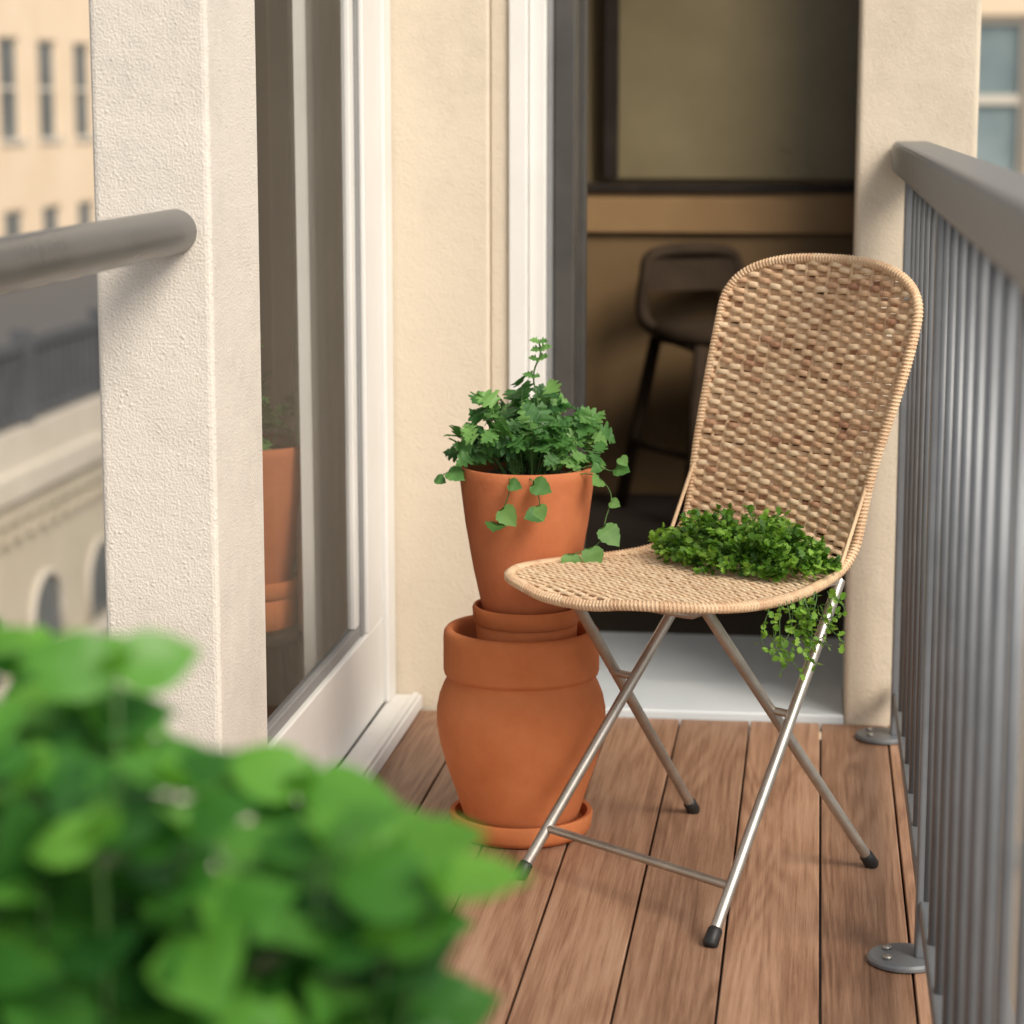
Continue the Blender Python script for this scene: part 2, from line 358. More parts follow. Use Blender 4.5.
# interior room
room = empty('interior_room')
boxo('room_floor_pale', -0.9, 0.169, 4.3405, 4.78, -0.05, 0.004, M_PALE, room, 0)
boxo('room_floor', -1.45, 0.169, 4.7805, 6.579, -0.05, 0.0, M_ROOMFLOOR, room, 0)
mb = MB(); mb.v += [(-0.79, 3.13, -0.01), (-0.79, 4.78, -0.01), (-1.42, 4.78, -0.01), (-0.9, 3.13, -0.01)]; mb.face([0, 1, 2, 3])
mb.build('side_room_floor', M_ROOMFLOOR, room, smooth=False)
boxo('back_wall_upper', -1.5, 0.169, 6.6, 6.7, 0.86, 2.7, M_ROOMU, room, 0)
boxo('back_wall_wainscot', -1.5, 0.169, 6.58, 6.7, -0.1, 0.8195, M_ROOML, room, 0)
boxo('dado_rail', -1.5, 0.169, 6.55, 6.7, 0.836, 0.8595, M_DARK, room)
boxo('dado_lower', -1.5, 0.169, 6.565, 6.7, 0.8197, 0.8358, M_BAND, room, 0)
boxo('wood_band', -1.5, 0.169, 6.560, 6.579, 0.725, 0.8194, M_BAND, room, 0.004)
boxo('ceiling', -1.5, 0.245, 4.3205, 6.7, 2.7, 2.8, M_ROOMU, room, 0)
boxo('wall_right_low', 0.17, 0.245, 4.3405, 6.7, -12, 0.75, M_STUCCO, room, 0)  # unseen right wall; its window opening is added to let daylight in
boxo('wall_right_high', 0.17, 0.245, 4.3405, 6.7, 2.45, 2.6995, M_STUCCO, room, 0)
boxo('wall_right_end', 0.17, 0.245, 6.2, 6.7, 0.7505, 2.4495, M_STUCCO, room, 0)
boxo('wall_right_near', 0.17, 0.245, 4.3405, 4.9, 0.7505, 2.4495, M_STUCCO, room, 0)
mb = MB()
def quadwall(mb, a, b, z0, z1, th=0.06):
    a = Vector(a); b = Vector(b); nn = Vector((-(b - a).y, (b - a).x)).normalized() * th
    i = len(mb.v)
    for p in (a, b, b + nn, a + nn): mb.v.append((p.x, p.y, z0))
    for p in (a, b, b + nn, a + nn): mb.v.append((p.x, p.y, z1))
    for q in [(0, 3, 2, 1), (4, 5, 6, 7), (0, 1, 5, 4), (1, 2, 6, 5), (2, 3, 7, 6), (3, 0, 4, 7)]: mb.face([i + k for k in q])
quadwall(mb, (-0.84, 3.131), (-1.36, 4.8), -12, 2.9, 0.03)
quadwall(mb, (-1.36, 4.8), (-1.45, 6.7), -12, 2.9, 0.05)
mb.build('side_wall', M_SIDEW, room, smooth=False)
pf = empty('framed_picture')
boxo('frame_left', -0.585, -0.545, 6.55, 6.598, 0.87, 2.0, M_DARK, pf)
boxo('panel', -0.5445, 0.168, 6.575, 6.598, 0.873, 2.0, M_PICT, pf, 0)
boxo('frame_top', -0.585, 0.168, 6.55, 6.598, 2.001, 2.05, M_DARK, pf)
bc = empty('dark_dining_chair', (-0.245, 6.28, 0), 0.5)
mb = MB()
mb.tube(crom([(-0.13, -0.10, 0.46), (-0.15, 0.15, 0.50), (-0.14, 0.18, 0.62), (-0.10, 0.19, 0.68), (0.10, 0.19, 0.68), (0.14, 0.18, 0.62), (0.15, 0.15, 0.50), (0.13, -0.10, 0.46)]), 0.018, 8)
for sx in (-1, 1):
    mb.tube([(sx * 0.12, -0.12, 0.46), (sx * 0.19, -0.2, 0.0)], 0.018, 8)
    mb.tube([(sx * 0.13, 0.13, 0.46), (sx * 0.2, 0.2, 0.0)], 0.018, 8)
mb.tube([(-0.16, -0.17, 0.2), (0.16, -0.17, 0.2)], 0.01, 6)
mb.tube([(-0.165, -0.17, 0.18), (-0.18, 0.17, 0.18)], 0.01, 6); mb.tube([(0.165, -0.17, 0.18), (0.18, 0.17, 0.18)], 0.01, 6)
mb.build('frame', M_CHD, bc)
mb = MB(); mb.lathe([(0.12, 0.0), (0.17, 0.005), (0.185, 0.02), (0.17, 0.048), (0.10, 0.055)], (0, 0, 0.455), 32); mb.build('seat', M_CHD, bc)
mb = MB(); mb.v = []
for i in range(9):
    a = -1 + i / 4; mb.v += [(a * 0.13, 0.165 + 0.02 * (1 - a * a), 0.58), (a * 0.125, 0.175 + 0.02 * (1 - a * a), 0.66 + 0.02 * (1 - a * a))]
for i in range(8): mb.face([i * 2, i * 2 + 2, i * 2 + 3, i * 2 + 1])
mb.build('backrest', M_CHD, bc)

# ------------------------------------------------------------------ railings
rl = empty('metal_railing')
boxo('top_rail', 0.120, 0.187, -0.8, 4.116, 0.957, 1.010, M_RAIL, rl, 0.010)
boxo('bottom_rail', 0.144, 0.164, -0.8, 4.10, 0.060, 0.085, M_RAIL, rl, 0.004)
mb = MB(); y = -0.6
while y < 4.06:
    mb.tube([(0.154, y, 0.084), (0.154, y, 0.958)], 0.0066, 12); y += 0.160
mb.build('balusters', M_RAIL, rl)
for y in (0.3, 1.30, 2.93, 4.02):
    boxo('post', 0.140, 0.168, y - 0.014, y + 0.014, 0.008, 0.956, M_RAIL, rl, 0.004)
    m_ = MB(); m_.lathe([(0.040, 0.0), (0.047, 0.001), (0.047, 0.005), (0.044, 0.008), (0.01, 0.009)], (0.128, y, 0.001), 40)
    m_.build('foot_plate', M_RAIL, rl, auto=40)
    for dx, dy in ((-0.022, -0.018), (-0.022, 0.018)):
        m_ = MB(); m_.lathe([(0.006, 0), (0.006, 0.003), (0.003, 0.005)], (0.128 + dx, y + dy, 0.0095), 10); m_.build('bolt', M_STEEL, rl)
hr = empty('metal_handrail')
mb = MB(); mb.tube([(-0.782, -0.8, 0.917), (-0.782, 2.872, 0.917)], 0.0275, 32); mb.build('rail_tube', M_HAND, hr, auto=40)
for y in (0.3, -0.7):
    mb = MB(); mb.tube([(-0.782, y, -0.03), (-0.782, y, 0.9)], 0.018, 16); mb.build('post', M_HAND, hr, auto=40)

# ------------------------------------------------------------------ pots
PX, PY = -0.422, 3.421
tp = empty('terracotta_planter', (PX, PY, 0))
mb = MB(); mb.lathe([(0.085, 0.001), (0.098, 0.002), (0.104, 0.010), (0.107, 0.030), (0.105, 0.034), (0.099, 0.033), (0.096, 0.016), (0.02, 0.012)], n=96, wob=0.002)
mb.build('saucer', M_TERRA, tp, auto=50)
prof = [(0.074, 0.014), (0.081, 0.016), (0.088, 0.035), (0.099, 0.07), (0.111, 0.105), (0.1205, 0.14), (0.1250, 0.17), (0.1248, 0.19), (0.121, 0.210), (0.114, 0.228), (0.108, 0.239),
        (0.109, 0.2415), (0.1135, 0.2435), (0.1150, 0.249), (0.1152, 0.298), (0.1142, 0.306), (0.110, 0.3115), (0.104, 0.3115), (0.1005, 0.308), (0.0995, 0.30), (0.098, 0.26), (0.097, 0.245)]
mb = MB(); mb.lathe(prof, n=96, wob=0.0025); mb.build('pot_body', M_TERRA, tp, auto=55)
mb = MB(); mb.lathe([(0.0975, 0.258), (0.07, 0.266), (0.03, 0.270), (0.005, 0.270)], n=48, wob=0.003); mb.build('soil', M_SOIL, tp)
def small_pot(name, loc, s=1.0):
    e = empty(name, loc); e.scale = (s, s, s)
    mb = MB(); mb.lathe([(0.060, 0.0), (0.070, 0.001), (0.073, 0.006), (0.0745, 0.046), (0.072, 0.049), (0.06, 0.049)], n=72, wob=0.002); mb.build('lower_dish', M_TERRA, e, auto=50)
    mb = MB(); mb.lathe([(0.06, 0.0492), (0.076, 0.050), (0.0785, 0.054), (0.0800, 0.072), (0.078, 0.076), (0.074, 0.075), (0.071, 0.062), (0.02, 0.060)], n=72, wob=0.002); mb.build('saucer', M_TERRA, e, auto=50)
    mb = MB(); mb.lathe([(0.050, 0.061), (0.062, 0.062), (0.066, 0.075), (0.078, 0.13), (0.090, 0.20), (0.0985, 0.268), (0.0992, 0.278), (0.0975, 0.282), (0.0925, 0.282), (0.0905, 0.278), (0.088, 0.26), (0.087, 0.25)], n=96, wob=0.0025)
    mb.build('pot_body', M_TERRA2, e, auto=55)
    mb = MB(); mb.lathe([(0.0885, 0.262), (0.06, 0.270), (0.005, 0.273)], n=48, wob=0.003); mb.build('soil', M_SOIL, e)
    return e
small_pot('pot_reflection_standin', (PX + 0.008, PY, 0.270))
IX, IY = -0.955, 3.93
small_pot('pot_reflection_standin', (IX, IY, 0.19), 1.12)  # added pot behind the glass, stands in for a pot's reflection
ws = empty('standin_pot_stool', (IX, IY, 0)); mb = MB(); mb.lathe([(0.09, 0.165), (0.1, 0.17), (0.1, 0.185), (0.09, 0.1895)], n=32); mb.build('seat', M_DARK, ws)  # stool added only to carry the reflection stand-in
for a in range(3):
    mb = MB(); mb.tube([(0.06 * math.cos(a * 2.1), 0.06 * math.sin(a * 2.1), 0.17), (0.08 * math.cos(a * 2.1), 0.08 * math.sin(a * 2.1), 0)], 0.01, 8); mb.build('leg', M_DARK, ws)

def rv(a=1.0): return Vector((R.uniform(-a, a), R.uniform(-a, a), R.uniform(-a, a)))
def herb(name, loc, trailing=True, nst=88):
    e = empty(name, loc); L = MB(); S = MB()
    for i in range(nst):
        a = R.uniform(0, 2 * math.pi); q = R.random() ** 0.55
        lump = 1 + 0.14 * math.sin(3 * a + 1) + 0.10 * math.sin(5 * a)
        tip = Vector((0.106 * q * lump * math.cos(a) - 0.004, 0.095 * q * math.sin(a), 0.004 + 0.126 * math.sqrt(max(0, 1 - q * q * 0.85)) * R.uniform(0.2, 1.0)))
        base = Vector((0.035 * math.cos(a) * q, 0.035 * math.sin(a) * q, -0.015))
        mid = base.lerp(tip, 0.55) + Vector((0, 0, 0.015)) + rv(0.006)
        pts = crom([base, mid, tip], 4); S.tube(pts, 0.0009, 5)
        out = (tip - mid).normalized(); rr = R.betavariate(1.3, 1.3)
        for k in range(R.randint(2, 4)):
            dd = (out * 0.6 + rv(0.9)); dd.z = dd.z * 0.7
            p = tip + rv(0.006) - out * 0.010 * k
            sz = R.uniform(0.020, 0.040)
            L.leaf(p, dd, Vector((0.1, -0.55, 1)) + rv(0.6), sz, 'lobed', max(0.03, min(1, rr + R.uniform(-0.2, 0.2))), R.uniform(-0.1, 0.45), R.uniform(0.0, 0.8))
    pts = crom([(0.01, 0, 0), (0.018, 0, 0.08), (0.010, -0.005, 0.14), (0.020, -0.005, 0.172), (0.018, -0.005, 0.190)], 6); S.tube(pts, 0.0013, 5)
    for k, p in enumerate(pts[12:]):
        if k % 4: continue
        for q in (-1, 1): L.leaf(p, (q * 1.0, R.uniform(-0.8, 0.3), R.uniform(0, 0.6)), (0, -0.6, 1), R.uniform(0.013, 0.021), 'lobed', R.uniform(0.5, 1))
    if trailing:
        V = [([(0.05, -0.04, 0.0), (0.10, -0.05, 0.018), (0.130, -0.055, 0.012), (0.142, -0.06, 0.032)], 6),
             ([(0.05, -0.05, 0.0), (0.100, -0.055, 0.006), (0.128, -0.06, -0.02), (0.122, -0.07, -0.055), (0.112, -0.08, -0.09), (0.075, -0.09, -0.105)], 6),
             ([(0.0, -0.07, 0.0), (0.018, -0.100, 0.004), (0.030, -0.108, -0.02), (0.030, -0.108, -0.045)], 7),
             ([(-0.02, -0.07, 0.0), (-0.012, -0.102, 0.004), (-0.014, -0.106, -0.02), (-0.030, -0.100, -0.060)], 7),
             ([(-0.05, -0.05, 0.0), (-0.095, -0.05, 0.008), (-0.125, -0.05, -0.004)], 7)]
        for vv, stp in V:
            pts = crom(vv, 6); S.tube(pts, 0.0009, 5)
            idx = list(range(8, len(pts), stp))
            if len(pts) - 1 not in idx: idx.append(len(pts) - 1)
            for k in idx:
                dd = Vector((R.uniform(-0.9, 0.9), -0.3, R.uniform(-0.9, 0.1)))
                L.leaf(pts[k] + Vector((0, -0.003, 0)), dd, Vector((R.uniform(-0.5, 0.5), -1, 0.5)), R.uniform(0.016, 0.036), 'heart', R.uniform(0.3, 1.0), R.uniform(0.05, 0.3), 0.25)
    L.build('leaves', M_LEAF, e); S.build('stems', M_STEM, e); return e
herb('herb_reflection_standin', (PX + 0.008, PY, 0.543))
herb('herb_reflection_standin', (IX, IY, 0.50), trailing=False, nst=40)  # added foliage for the reflected pot's stand-in

# ------------------------------------------------------------------ wicker chair
CX, CY = -0.145, 3.258
ch = empty('wicker_chair', (CX, CY, 0), math.atan2(-0.6, 0.8))
cl = crom([(0, -0.255, 0.424), (0, -0.228, 0.434), (0, -0.10, 0.430), (0, 0.03, 0.426), (0, 0.110, 0.430), (0, 0.152, 0.450), (0, 0.176, 0.495), (0, 0.200, 0.60), (0, 0.230, 0.73), (0, 0.255, 0.853)], 24)
arc = [0]
for i in range(1, len(cl)): arc.append(arc[-1] + (cl[i] - cl[i - 1]).length)
LEN = arc[-1]
def cen(v):
    v = max(0, min(LEN, v)); i = min(len(cl) - 2, max(0, bisect.bisect_right(arc, v) - 1))
    t = (v - arc[i]) / (arc[i + 1] - arc[i]); p = cl[i].lerp(cl[i + 1], t)
    i0 = max(0, i - 3); i1 = min(len(cl) - 1, i + 4)
    tg = (cl[i1] - cl[i0]).normalized(); return p, tg, Vector((0, -tg.z, tg.y))
def sm(a, b, x):
    t = max(0, min(1, (x - a) / (b - a))); return t * t * (3 - 2 * t)
def hw(v):
    w = 0.198 - 0.044 * sm(0.18, 0.43, v) + 0.018 * sm(0.45, 0.74, v)
    if v < 0.17: w *= max(0, 1 - ((0.17 - v) / 0.17) ** 2.2) ** (1 / 2.2)
    if v > LEN - 0.085: w *= max(0, 1 - ((v - LEN + 0.085) / 0.085) ** 2.5) ** (1 / 2.5)
    return w
def shx(v): return -0.027 + 0.012 * sm(0.3, 0.45, v) + 0.029 * sm(0.45, 0.8, v)
def S(s, v, off=0.0):
    p, tg, nn = cen(v)
    bk = sm(0.30, 0.56, v)
    k = 0.52 * bk - 0.12 * (1 - bk)
    return p + Vector((s + shx(v), 0, 0)) + nn * (k * s * s + off), nn
RP = 0.0195
wk = MB(); v = 0.008; row = 0
while v < LEN - 0.006:
    bk = sm(0.34, 0.46, v)
    w = hw(v) - 0.003; pitch = 0.0056 + 0.0020 * bk; AMP = 0.0024 + 0.0018 * bk
    if w > 0.012:
        n = max(6, int(2 * w / (RP / 6))); pts = []; nr = []
        jit = R.uniform(-0.0008, 0.0008); ph = R.uniform(0, 6); rowc = R.uniform(-0.1, 0.1); phs = R.uniform(-0.35, 0.35)
        for i in range(n + 1):
            s_ = -w + 2 * w * i / n
            wave = math.sin(math.pi * s_ / RP + row * math.pi + phs)
            wave = math.copysign(abs(wave) ** 0.7, wave)
            p, nn = S(s_, v + jit + 0.0008 * math.sin(s_ * 45 + ph) + 0.0006 * math.sin(s_ * 140 + ph * 2), AMP * wave); pts.append(p); nr.append(nn)
        cache = {}
        def rf(i, w=w, n=n, row=row, bk=bk, cache=cache, rowc=rowc):
            s_ = -w + 2 * w * i / n; key = math.floor(s_ / RP)
            if key not in cache:
                x = R.random(); cb = R.uniform(0.15, 0.35) if x < 0.13 else R.uniform(0.42, 0.9)
                cache[key] = (0.62 + 0.38 * x) * (1 - bk) + cb * bk + rowc
            return cache[key]
        wk.strand(pts, nr, pitch * R.uniform(0.52, 0.60), 0.0018 + 0.0004 * bk, 8, rf)
    row += 1; v += pitch
k = -9
while k <= 9:
    s_ = k * RP
    vs = [LEN * i / 420 for i in range(421) if hw(LEN * i / 420) > abs(s_) + 0.002]
    if len(vs) > 4:
        pts = []; nr = []
        for vv in vs:
            p, nn = S(s_ + 0.0008 * math.sin(vv * 30 + k), vv, 0.0); pts.append(p); nr.append(nn)
        wk.strand(pts, nr, 0.0034, 0.0022, 6, lambda i: 0.6)
    k += 1
wk.build('woven_seat_and_backrest', M_WICK, ch)
T = 200; side = []
for i in range(T + 1):
    vv = LEN * (1 - math.cos(math.pi * i / T)) / 2; side.append((hw(vv), vv))
loop = [(s_, vv) for s_, vv in side] + [(-s_, vv) for s_, vv in reversed(side[1:-1])]
lp = [S(s_, vv)[0] for s_, vv in loop]
def resample(P, step):
    P = P + [P[0]]; out = [P[0]]; acc = 0
    for i in range(1, len(P)):
        a, b = P[i - 1], P[i]; Ld = (b - a).length
        while acc + Ld >= step:
            t = (step - acc) / Ld; a = a.lerp(b, t); out.append(a); Ld = (b - a).length; acc = 0
        acc += Ld
    return out
lp = resample(lp, 0.006)
rim = MB(); rim.tube(lp, 0.0066, 10, closed=True, r=0.5)
fine = resample(lp, 0.0009); hp = []; nrm = None; m = len(fine)
for i, p in enumerate(fine):
    t = (fine[(i + 3) % m] - fine[i - 3]).normalized()
    if nrm is None: nrm = t.orthogonal().normalized()
    nrm = (nrm - t * nrm.dot(t)).normalized(); bn = t.cross(nrm)
    a = 2 * math.pi * i / 6.0
    hp.append(p + (nrm * math.cos(a) + bn * math.sin(a)) * 0.0063)
rim.tube(hp, 0.0021, 5, r=0.7, rfun=lambda i: 0.45 + 0.4 * ((i // 12) * 7919 % 13) / 13)
rim.build('wrapped_rim', M_WICK, ch)
fr = MB(); rb = MB(); RT = 0.0078
FL = Vector((-0.164, -0.204, 0)); FR = Vector((0.204, -0.230, 0)); BL = Vector((-0.194, 0.218, 0)); BR = Vector((0.160, 0.190, 0))
tFL = Vector((-0.110, 0.125, 0.416)); tFR = Vector((0.134, 0.130, 0.420)); tBL = Vector((-0.150, -0.125, 0.415)); tBR = Vector((0.104, -0.128, 0.415))
for a, b in ((FL, tFL), (FR, tFR), (BL, tBL), (BR, tBR)):
    u = (b - a).normalized(); fr.tube([a + u * 0.02, b], RT, 14)
    rb.tube([a, a + u * 0.004, a + u * 0.024, a + u * 0.027], [0.008, 0.0104, 0.0098, 0.0080], 14)
fr.tube(crom([tBL, tBL + Vector((0.006, -0.012, -0.004)), tBL + Vector((0.03, -0.018, -0.006)), tBR + Vector((-0.03, -0.018, -0.006)), tBR + Vector((-0.006, -0.012, -0.004)), tBR], 5), 0.0072, 12)
fr.tube([tBL, tFL], 0.006, 10); fr.tube([tBR, tFR], 0.006, 10)
fr.tube([tFL, tFR], 0.0065, 10)
q = 0.155
fr.tube([FL.lerp(tFL, q), FR.lerp(tFR, q)], 0.006, 12)
for a, b, c_, d_ in ((FL, tFL, BL, tBL), (FR, tFR, BR, tBR)):
    best = min(((a.lerp(b, i / 50) - c_.lerp(d_, j / 50)).length, i, j) for i in range(51) for j in range(51))
    p1 = a.lerp(b, best[1] / 50); p2 = c_.lerp(d_, best[2] / 50); mid = (p1 + p2) / 2
    fr.tube([mid - Vector((0.016, 0, 0)), mid + Vector((0.016, 0, 0))], 0.0055, 10)
fr.build('folding_frame', M_STEEL, ch, auto=50); rb.build('rubber_feet', M_RUB, ch)

# ------------------------------------------------------------------ parsley on the chair
pe = empty('parsley_plant', (CX, CY, 0), math.atan2(-0.6, 0.8)); L = MB(); St = MB()
def frond(L, St, p, d, ln, sz):
    d = Vector(d).normalized(); pts = [p + d * (ln * i / 5) for i in range(6)]
    St.tube(pts, 0.0009, 4)
    rr = R.betavariate(1.4, 1.4)
    for i in range(1, 6):
        for q in (0, 1):
            dd = d * 0.5 + rv(0.9)
            L.leaf(pts[i], dd, Vector((0, -0.2, 1)) + rv(0.6), sz * R.uniform(0.7, 1.3), 'frill', max(0.02, min(1, rr + R.uniform(-0.2, 0.25))), R.uniform(-0.2, 0.5), R.uniform(-0.2, 0.7))
for i in range(400):
    a = R.uniform(0, 2 * math.pi); q = math.sqrt(R.random())
    x = 0.006 + 0.134 * q * math.cos(a); y = 0.072 + 0.062 * q * math.sin(a)
    lump = 0.8 + 0.3 * math.sin(x * 60) * math.cos(y * 50 + 1)
    h = (0.062 * (1 - q ** 2.5)) * lump + 0.006
    y = min(y, 0.135)
    frond(L, St, Vector((x, y, 0.434 + R.uniform(0, h))), (0.7 * math.cos(a) * q + R.uniform(-0.3, 0.3), 0.5 * math.sin(a) * q - 0.1, R.uniform(0.0, 0.9)), R.uniform(0.015, 0.032), 0.0105)
for i in range(15):
    y0 = R.uniform(-0.09, 0.06); x0 = 0.152 + R.uniform(-0.01, 0.012)
    ln = R.uniform(0.02, 0.075)
    pts = crom([(0.10, 0.05, 0.445), (x0, y0, 0.440), (x0 + 0.026, y0 - 0.008, 0.425), (x0 + 0.022 + R.uniform(-0.01, 0.02), y0 - 0.01 + R.uniform(-0.02, 0.02), 0.412 - ln * 0.6), (x0 + 0.02 + R.uniform(-0.04, 0.09), y0 - 0.01 + R.uniform(-0.05, 0.04), 0.405 - ln)], 4)
    St.tube(pts[8:], 0.0008, 4)
    for p in pts[9:]:
        for q in range(2): L.leaf(p + rv(0.004), rv(1) + Vector((0, 0, -0.2)), rv(1) + Vector((0, 0, 1)), R.uniform(0.006, 0.013), 'frill', R.uniform(0.4, 1.0), 0.2, 0.3)
L.build('leaves', M_PARS, pe); St.build('stems', M_STEM, pe)

# ------------------------------------------------------------------ foreground basil
pl = empty('planter_box')
boxo('box_front', -0.70, -0.20, 1.08, 1.105, 0.26, 0.43, M_TERRA, pl, 0.005); boxo('box_back', -0.70, -0.20, 1.395, 1.42, 0.26, 0.43, M_TERRA, pl, 0.005)
boxo('box_left', -0.70, -0.675, 1.1055, 1.3945, 0.26, 0.43, M_TERRA, pl, 0.005); boxo('box_right', -0.225, -0.20, 1.1055, 1.3945, 0.26, 0.43, M_TERRA, pl, 0.005)
boxo('box_soil', -0.674, -0.226, 1.106, 1.394, 0.27, 0.41, M_SOIL, pl, 0)
st = empty('plant_stand'); boxo('shelf', -0.71, -0.19, 1.07, 1.43, 0.235, 0.258, M_DARK, st)
for x in (-0.70, -0.23):
    for y in (1.08, 1.39): boxo('leg', x, x + 0.03, y, y + 0.03, 0.001, 0.2345, M_DARK, st)
be = empty('basil_plant'); L = MB(); St = MB()
sil = [(-0.62, 0.79), (-0.45, 0.795), (-0.40, 0.785), (-0.365, 0.785), (-0.345, 0.73), (-0.30, 0.70), (-0.275, 0.73), (-0.25, 0.715), (-0.21, 0.685), (-0.185, 0.665), (-0.16, 0.60)]
def topz(x):
    for (a, b), (c, d_) in zip(sil, sil[1:]):
        if x <= c: return b + (d_ - b) * (x - a) / (c - a)
    return 0.59
lead = [-0.44, -0.41, -0.385, -0.365, -0.335, -0.29, -0.265, -0.235, -0.215, -0.195, -0.50, -0.56]
for i in range(66):
    y = R.uniform(1.10, 1.36)
    if i < 12: x = lead[i] * (y / 1.2)
    else: x = R.uniform(-0.56, -0.195) * (y / 1.2)
    drop = 0.0 if i < 12 else (0.02 + abs(R.gauss(0, 0.055)) if i < 42 else R.uniform(0.06, 0.16))
    tz = topz(x * 1.2 / y) - drop - 0.014
    tz = 1.07 - (1.07 - tz) * (y / 1.2)
    tz = max(tz, 0.52)
    tip = Vector((x, y, tz)); base = Vector((max(-0.66, min(-0.24, x * 0.85 - 0.06)), 1.13 + (y - 1.08) * 0.7, 0.41))
    pts = crom([base, base.lerp(tip, 0.5) + Vector((0, 0, 0.02)), tip], 7); St.tube(pts, 0.0016, 6)
    n = len(pts)
    for lay, k in enumerate(range(n - 1, 4, -3)):
        ang = lay * 1.57 + R.uniform(-0.4, 0.4)
        for q in (0, math.pi):
            sz = (R.uniform(0.050, 0.068) if lay else R.uniform(0.036, 0.052))
            dd = Vector((math.cos(ang + q), math.sin(ang + q), R.uniform(-0.1, 0.9)))
            L.leaf(pts[k], dd, Vector((0, -0.6, 1)) + rv(0.45), sz, 'oval', R.betavariate(1.2, 1.2) * 0.75 + (0.22 if lay == 0 else 0), R.uniform(0.2, 0.7), R.uniform(0.3, 1.0))
        if lay == 0:
            for q in (0, math.pi):
                dd = Vector((math.cos(ang + q + 1.57), math.sin(ang + q + 1.57), 1.2)); L.leaf(pts[k], dd, Vector((0, -0.5, 1)) + rv(0.3), R.uniform(0.024, 0.034), 'oval', R.uniform(0.7, 1), 0.5, 0.3)
L.build('leaves', M_BASIL, be); St.build('stems', M_STEM, be)

# ------------------------------------------------------------------ city
boxo('ground', -400, 400, -200, 700, -12.6, -12.0, M_PAVE, None, 0)
boxo('street', -11, -4, -100, 300, -12.0, -11.99, M_ASPH, None, 0)
def facade(e, mp, u0, nb, bay, z0, ns, fl, ww, wh, sill, mwall, mtrim, mglass):
    Wm = MB(); G = MB(); F = MB()
    def bx(B, ua, ub, da, db, za, zb):
        i = len(B.v)
        for (u, d_, z) in [(ua, da, za), (ub, da, za), (ub, db, za), (ua, db, za), (ua, da, zb), (ub, da, zb), (ub, db, zb), (ua, db, zb)]: B.v.append(mp(u, d_, z))
        for q in [(0, 3, 2, 1), (4, 5, 6, 7), (0, 1, 5, 4), (1, 2, 6, 5), (2, 3, 7, 6), (3, 0, 4, 7)]: B.face([i + k for k in q])
    H = ns * fl; pw = bay - ww
    for b in range(nb + 1):
        uc = u0 + b * bay; bx(Wm, uc - pw / 2, uc + pw / 2, 0, 0.5, z0, z0 + H)
    for b in range(nb):
        ua = u0 + b * bay + pw / 2; ub = ua + ww
        for s_ in range(ns):
            zb = z0 + s_ * fl; zprev = z0 if s_ == 0 else zb - fl + sill + wh
            bx(Wm, ua, ub, 0.002, 0.5, zprev, zb + sill)
            za = zb + sill; zt = za + wh
            bx(G, ua, ub, 0.14, 0.16, za, zt)
            for (p, q) in ((ua, ua + 0.09), (ub - 0.09, ub)): bx(F, p, q, 0.09, 0.139, za, zt)
            bx(F, ua + 0.09, ub - 0.09, 0.09, 0.139, (za + zt) / 2 - 0.05, (za + zt) / 2 + 0.05)
            bx(F, ua + 0.09, ub - 0.09, 0.09, 0.139, zt - 0.09, zt)
            bx(F, ua - 0.12, ub + 0.12, -0.08, 0.089, za - 0.14, za + 0.002)
        bx(Wm, ua, ub, 0.002, 0.5, z0 + (ns - 1) * fl + sill + wh, z0 + H)
    L_ = nb * bay
    bx(F, u0 - pw / 2, u0 + L_ + pw / 2, -0.45, 0.5, z0 + H + 0.13, z0 + H + 0.6)
    bx(F, u0 - pw / 2, u0 + L_ + pw / 2, -0.08, -0.001, z0 + 2 * fl - 0.12, z0 + 2 * fl + 0.12)
    Wm.build('facade_wall', mwall, e, smooth=False); G.build('window_glass', mglass, e, smooth=False); F.build('trim', mtrim, e, smooth=False)
a1 = empty('apartment_building')
facade(a1, lambda u, d_, z: (-22 - d_, u, z), 29.5, 26, 3.3, -14.95, 6, 4.7, 1.75, 2.75, 1.0, M_BCREAM, M_BTRIM, M_BDARK)
boxo('building_mass', -40, -22.52, 29.0, 114, -12, 13.1, M_BCREAM, a1, 0)
a2 = empty('apartment_building')
facade(a2, lambda u, d_, z: (u, 26 + d_, z), 0.44, 6, 2.3, -13.50, 6, 3.2, 1.15, 1.75, 0.95, M_BCREAM, M_BTRIM, M_BGLASS)
boxo('building_mass', -0.1, 14.7, 26.52, 38, -12, 5.6, M_BCREAM, a2, 0)
sb = empty('stone_building')
boxo('wall', -19.5, -12, 15, 75, -12, -4.75, M_BSTONE, sb, 0)
boxo('cornice', -19.6, -11.7, 14.8, 75.2, -4.749, -4.3, M_BTRIM, sb, 0.05)
boxo('cornice_lower', -11.999, -11.82, 14.9, 75.1, -5.1, -4.75, M_BSTONE, sb, 0.03)
boxo('string_course', -11.999, -11.7, 14.9, 75.1, -7.9, -7.55, M_BTRIM, sb, 0.03)
boxo('parapet', -12.3, -11.8, 14.9, 75.1, -4.299, -3.75, M_BTRIM, sb, 0)
boxo('roof', -19, -12.8, 15.2, 74.8, -4.299, -3.2, M_SLATE, sb, 0)
mb = MB(); mb.box(-12.1, -11.95, 15, 75, -2.62, -2.45); mb.box(-12.08, -11.97, 15, 75, -3.7, -3.58)
y = 15
while y < 75: mb.box(-12.07, -11.98, y, y + 0.10, -3.58, -2.62); y += 0.36
y = 15
while y < 75: mb.box(-12.15, -11.9, y, y + 0.3, -3.749, -2.3); y += 4
mb.build('roof_railing', M_SLATE, sb, smooth=False)
A = MB(); Sr = MB(); De = MB(); y = 18.4
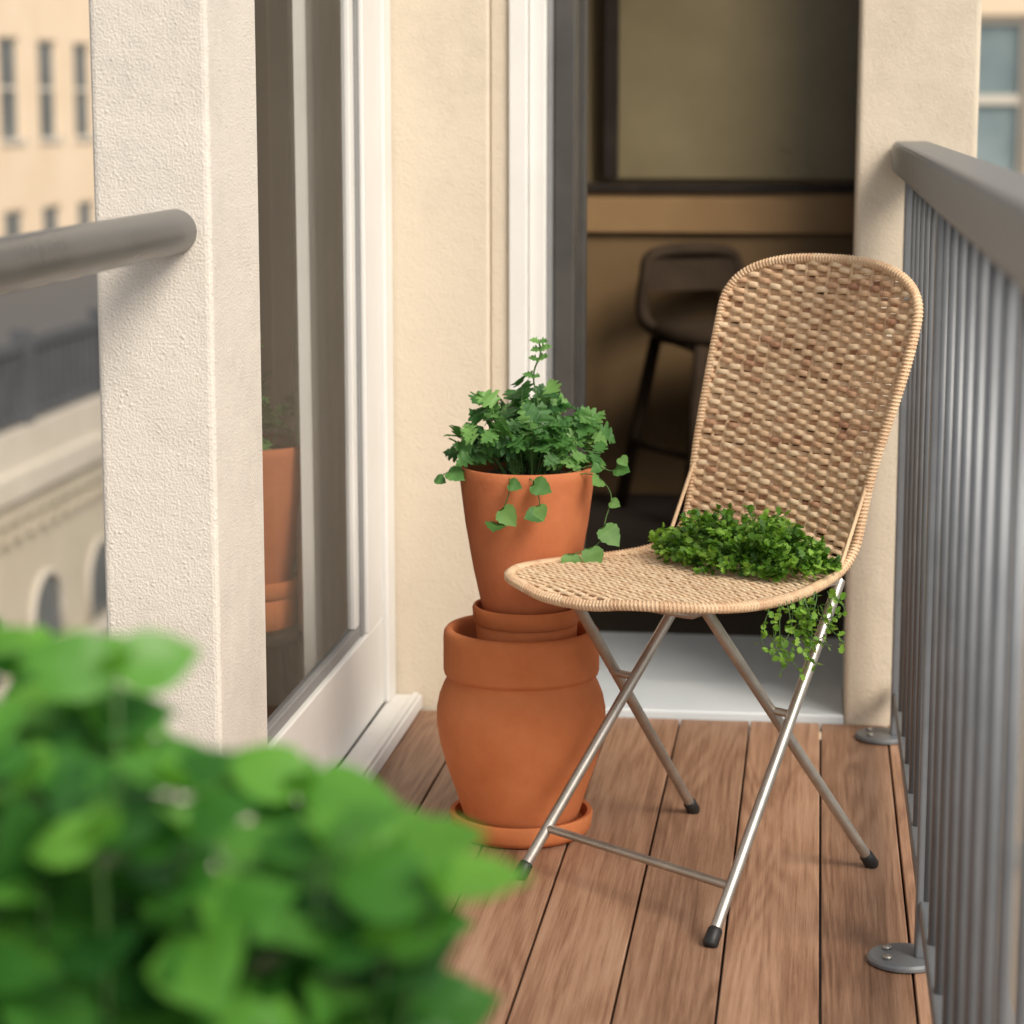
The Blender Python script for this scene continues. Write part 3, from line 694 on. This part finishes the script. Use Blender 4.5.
while y < 74:
    pts = [(-11.985, y - 0.7, -7.5), (-11.985, y + 0.7, -7.5)] + [(-11.985, y + 0.7 * math.cos(t * math.pi / 10), -6.85 + 0.6 * math.sin(t * math.pi / 10)) for t in range(11)]
    i = len(A.v); A.v += pts; A.face([i + k for k in range(len(pts))])
    arc_ = [(-11.97, y + 0.76, -7.5)] + [(-11.97, y + 0.76 * math.cos(t * math.pi / 10), -6.85 + 0.66 * math.sin(t * math.pi / 10)) for t in range(11)] + [(-11.97, y - 0.76, -7.5)]
    Sr.tube(arc_, 0.06, 6)
    y += 2.9
y = 15.2
while y < 75: De.box(-11.998, -11.86, y, y + 0.25, -5.4, -5.101); y += 0.6
A.build('arched_windows', M_BDARK, sb, smooth=False); Sr.build('arch_surrounds', M_BTRIM, sb); De.build('dentils', M_BSTONE, sb, smooth=False)

# ------------------------------------------------------------------ light, sky, camera
sd = Vector((0.62, -0.62, 0.75)).normalized()
W = bpy.data.worlds.new('World'); scene.world = W; W.use_nodes = True; nt = W.node_tree
bg = nt.nodes['Background']; sk = nt.nodes.new('ShaderNodeTexSky'); sk.sky_type = 'NISHITA'; sk.sun_disc = False
sk.sun_elevation = math.asin(sd.z); sk.sun_rotation = math.atan2(sd.x, sd.y); sk.dust_density = 3.0; sk.air_density = 1.0
hs = nt.nodes.new('ShaderNodeHueSaturation'); hs.inputs['Saturation'].default_value = 0.22
nt.links.new(sk.outputs[0], hs.inputs['Color']); nt.links.new(hs.outputs[0], bg.inputs['Color']); bg.inputs['Strength'].default_value = 0.15
sl = bpy.data.lights.new('sun', 'SUN'); sl.energy = 3.1; sl.angle = math.radians(26); sl.color = (1.0, 0.90, 0.76)
so = bpy.data.objects.new('sun', sl); COL.objects.link(so); so.rotation_euler = sd.to_track_quat('Z', 'Y').to_euler(); so.location = (5, -5, 8)

cam = bpy.data.cameras.new('camera'); co = bpy.data.objects.new('camera', cam); COL.objects.link(co)
cam.sensor_width = 36; cam.lens = 2390 / 1024 * 36; cam.clip_start = 0.05; cam.clip_end = 2000
Fv = Vector((-0.1246, 0.9779, -0.1679)).normalized(); Rt = Fv.cross(Vector((0, 0, 1))).normalized(); Up = Rt.cross(Fv)
mm = Matrix((Rt, Up, -Fv)).transposed().to_4x4(); mm.translation = Vector((0, 0, 1.07)); co.matrix_world = mm
cam.dof.use_dof = True; cam.dof.focus_distance = 3.25; cam.dof.aperture_fstop = 4.4
scene.camera = co
scene.view_settings.view_transform = 'Standard'; scene.view_settings.look = 'None'; scene.view_settings.exposure = 0
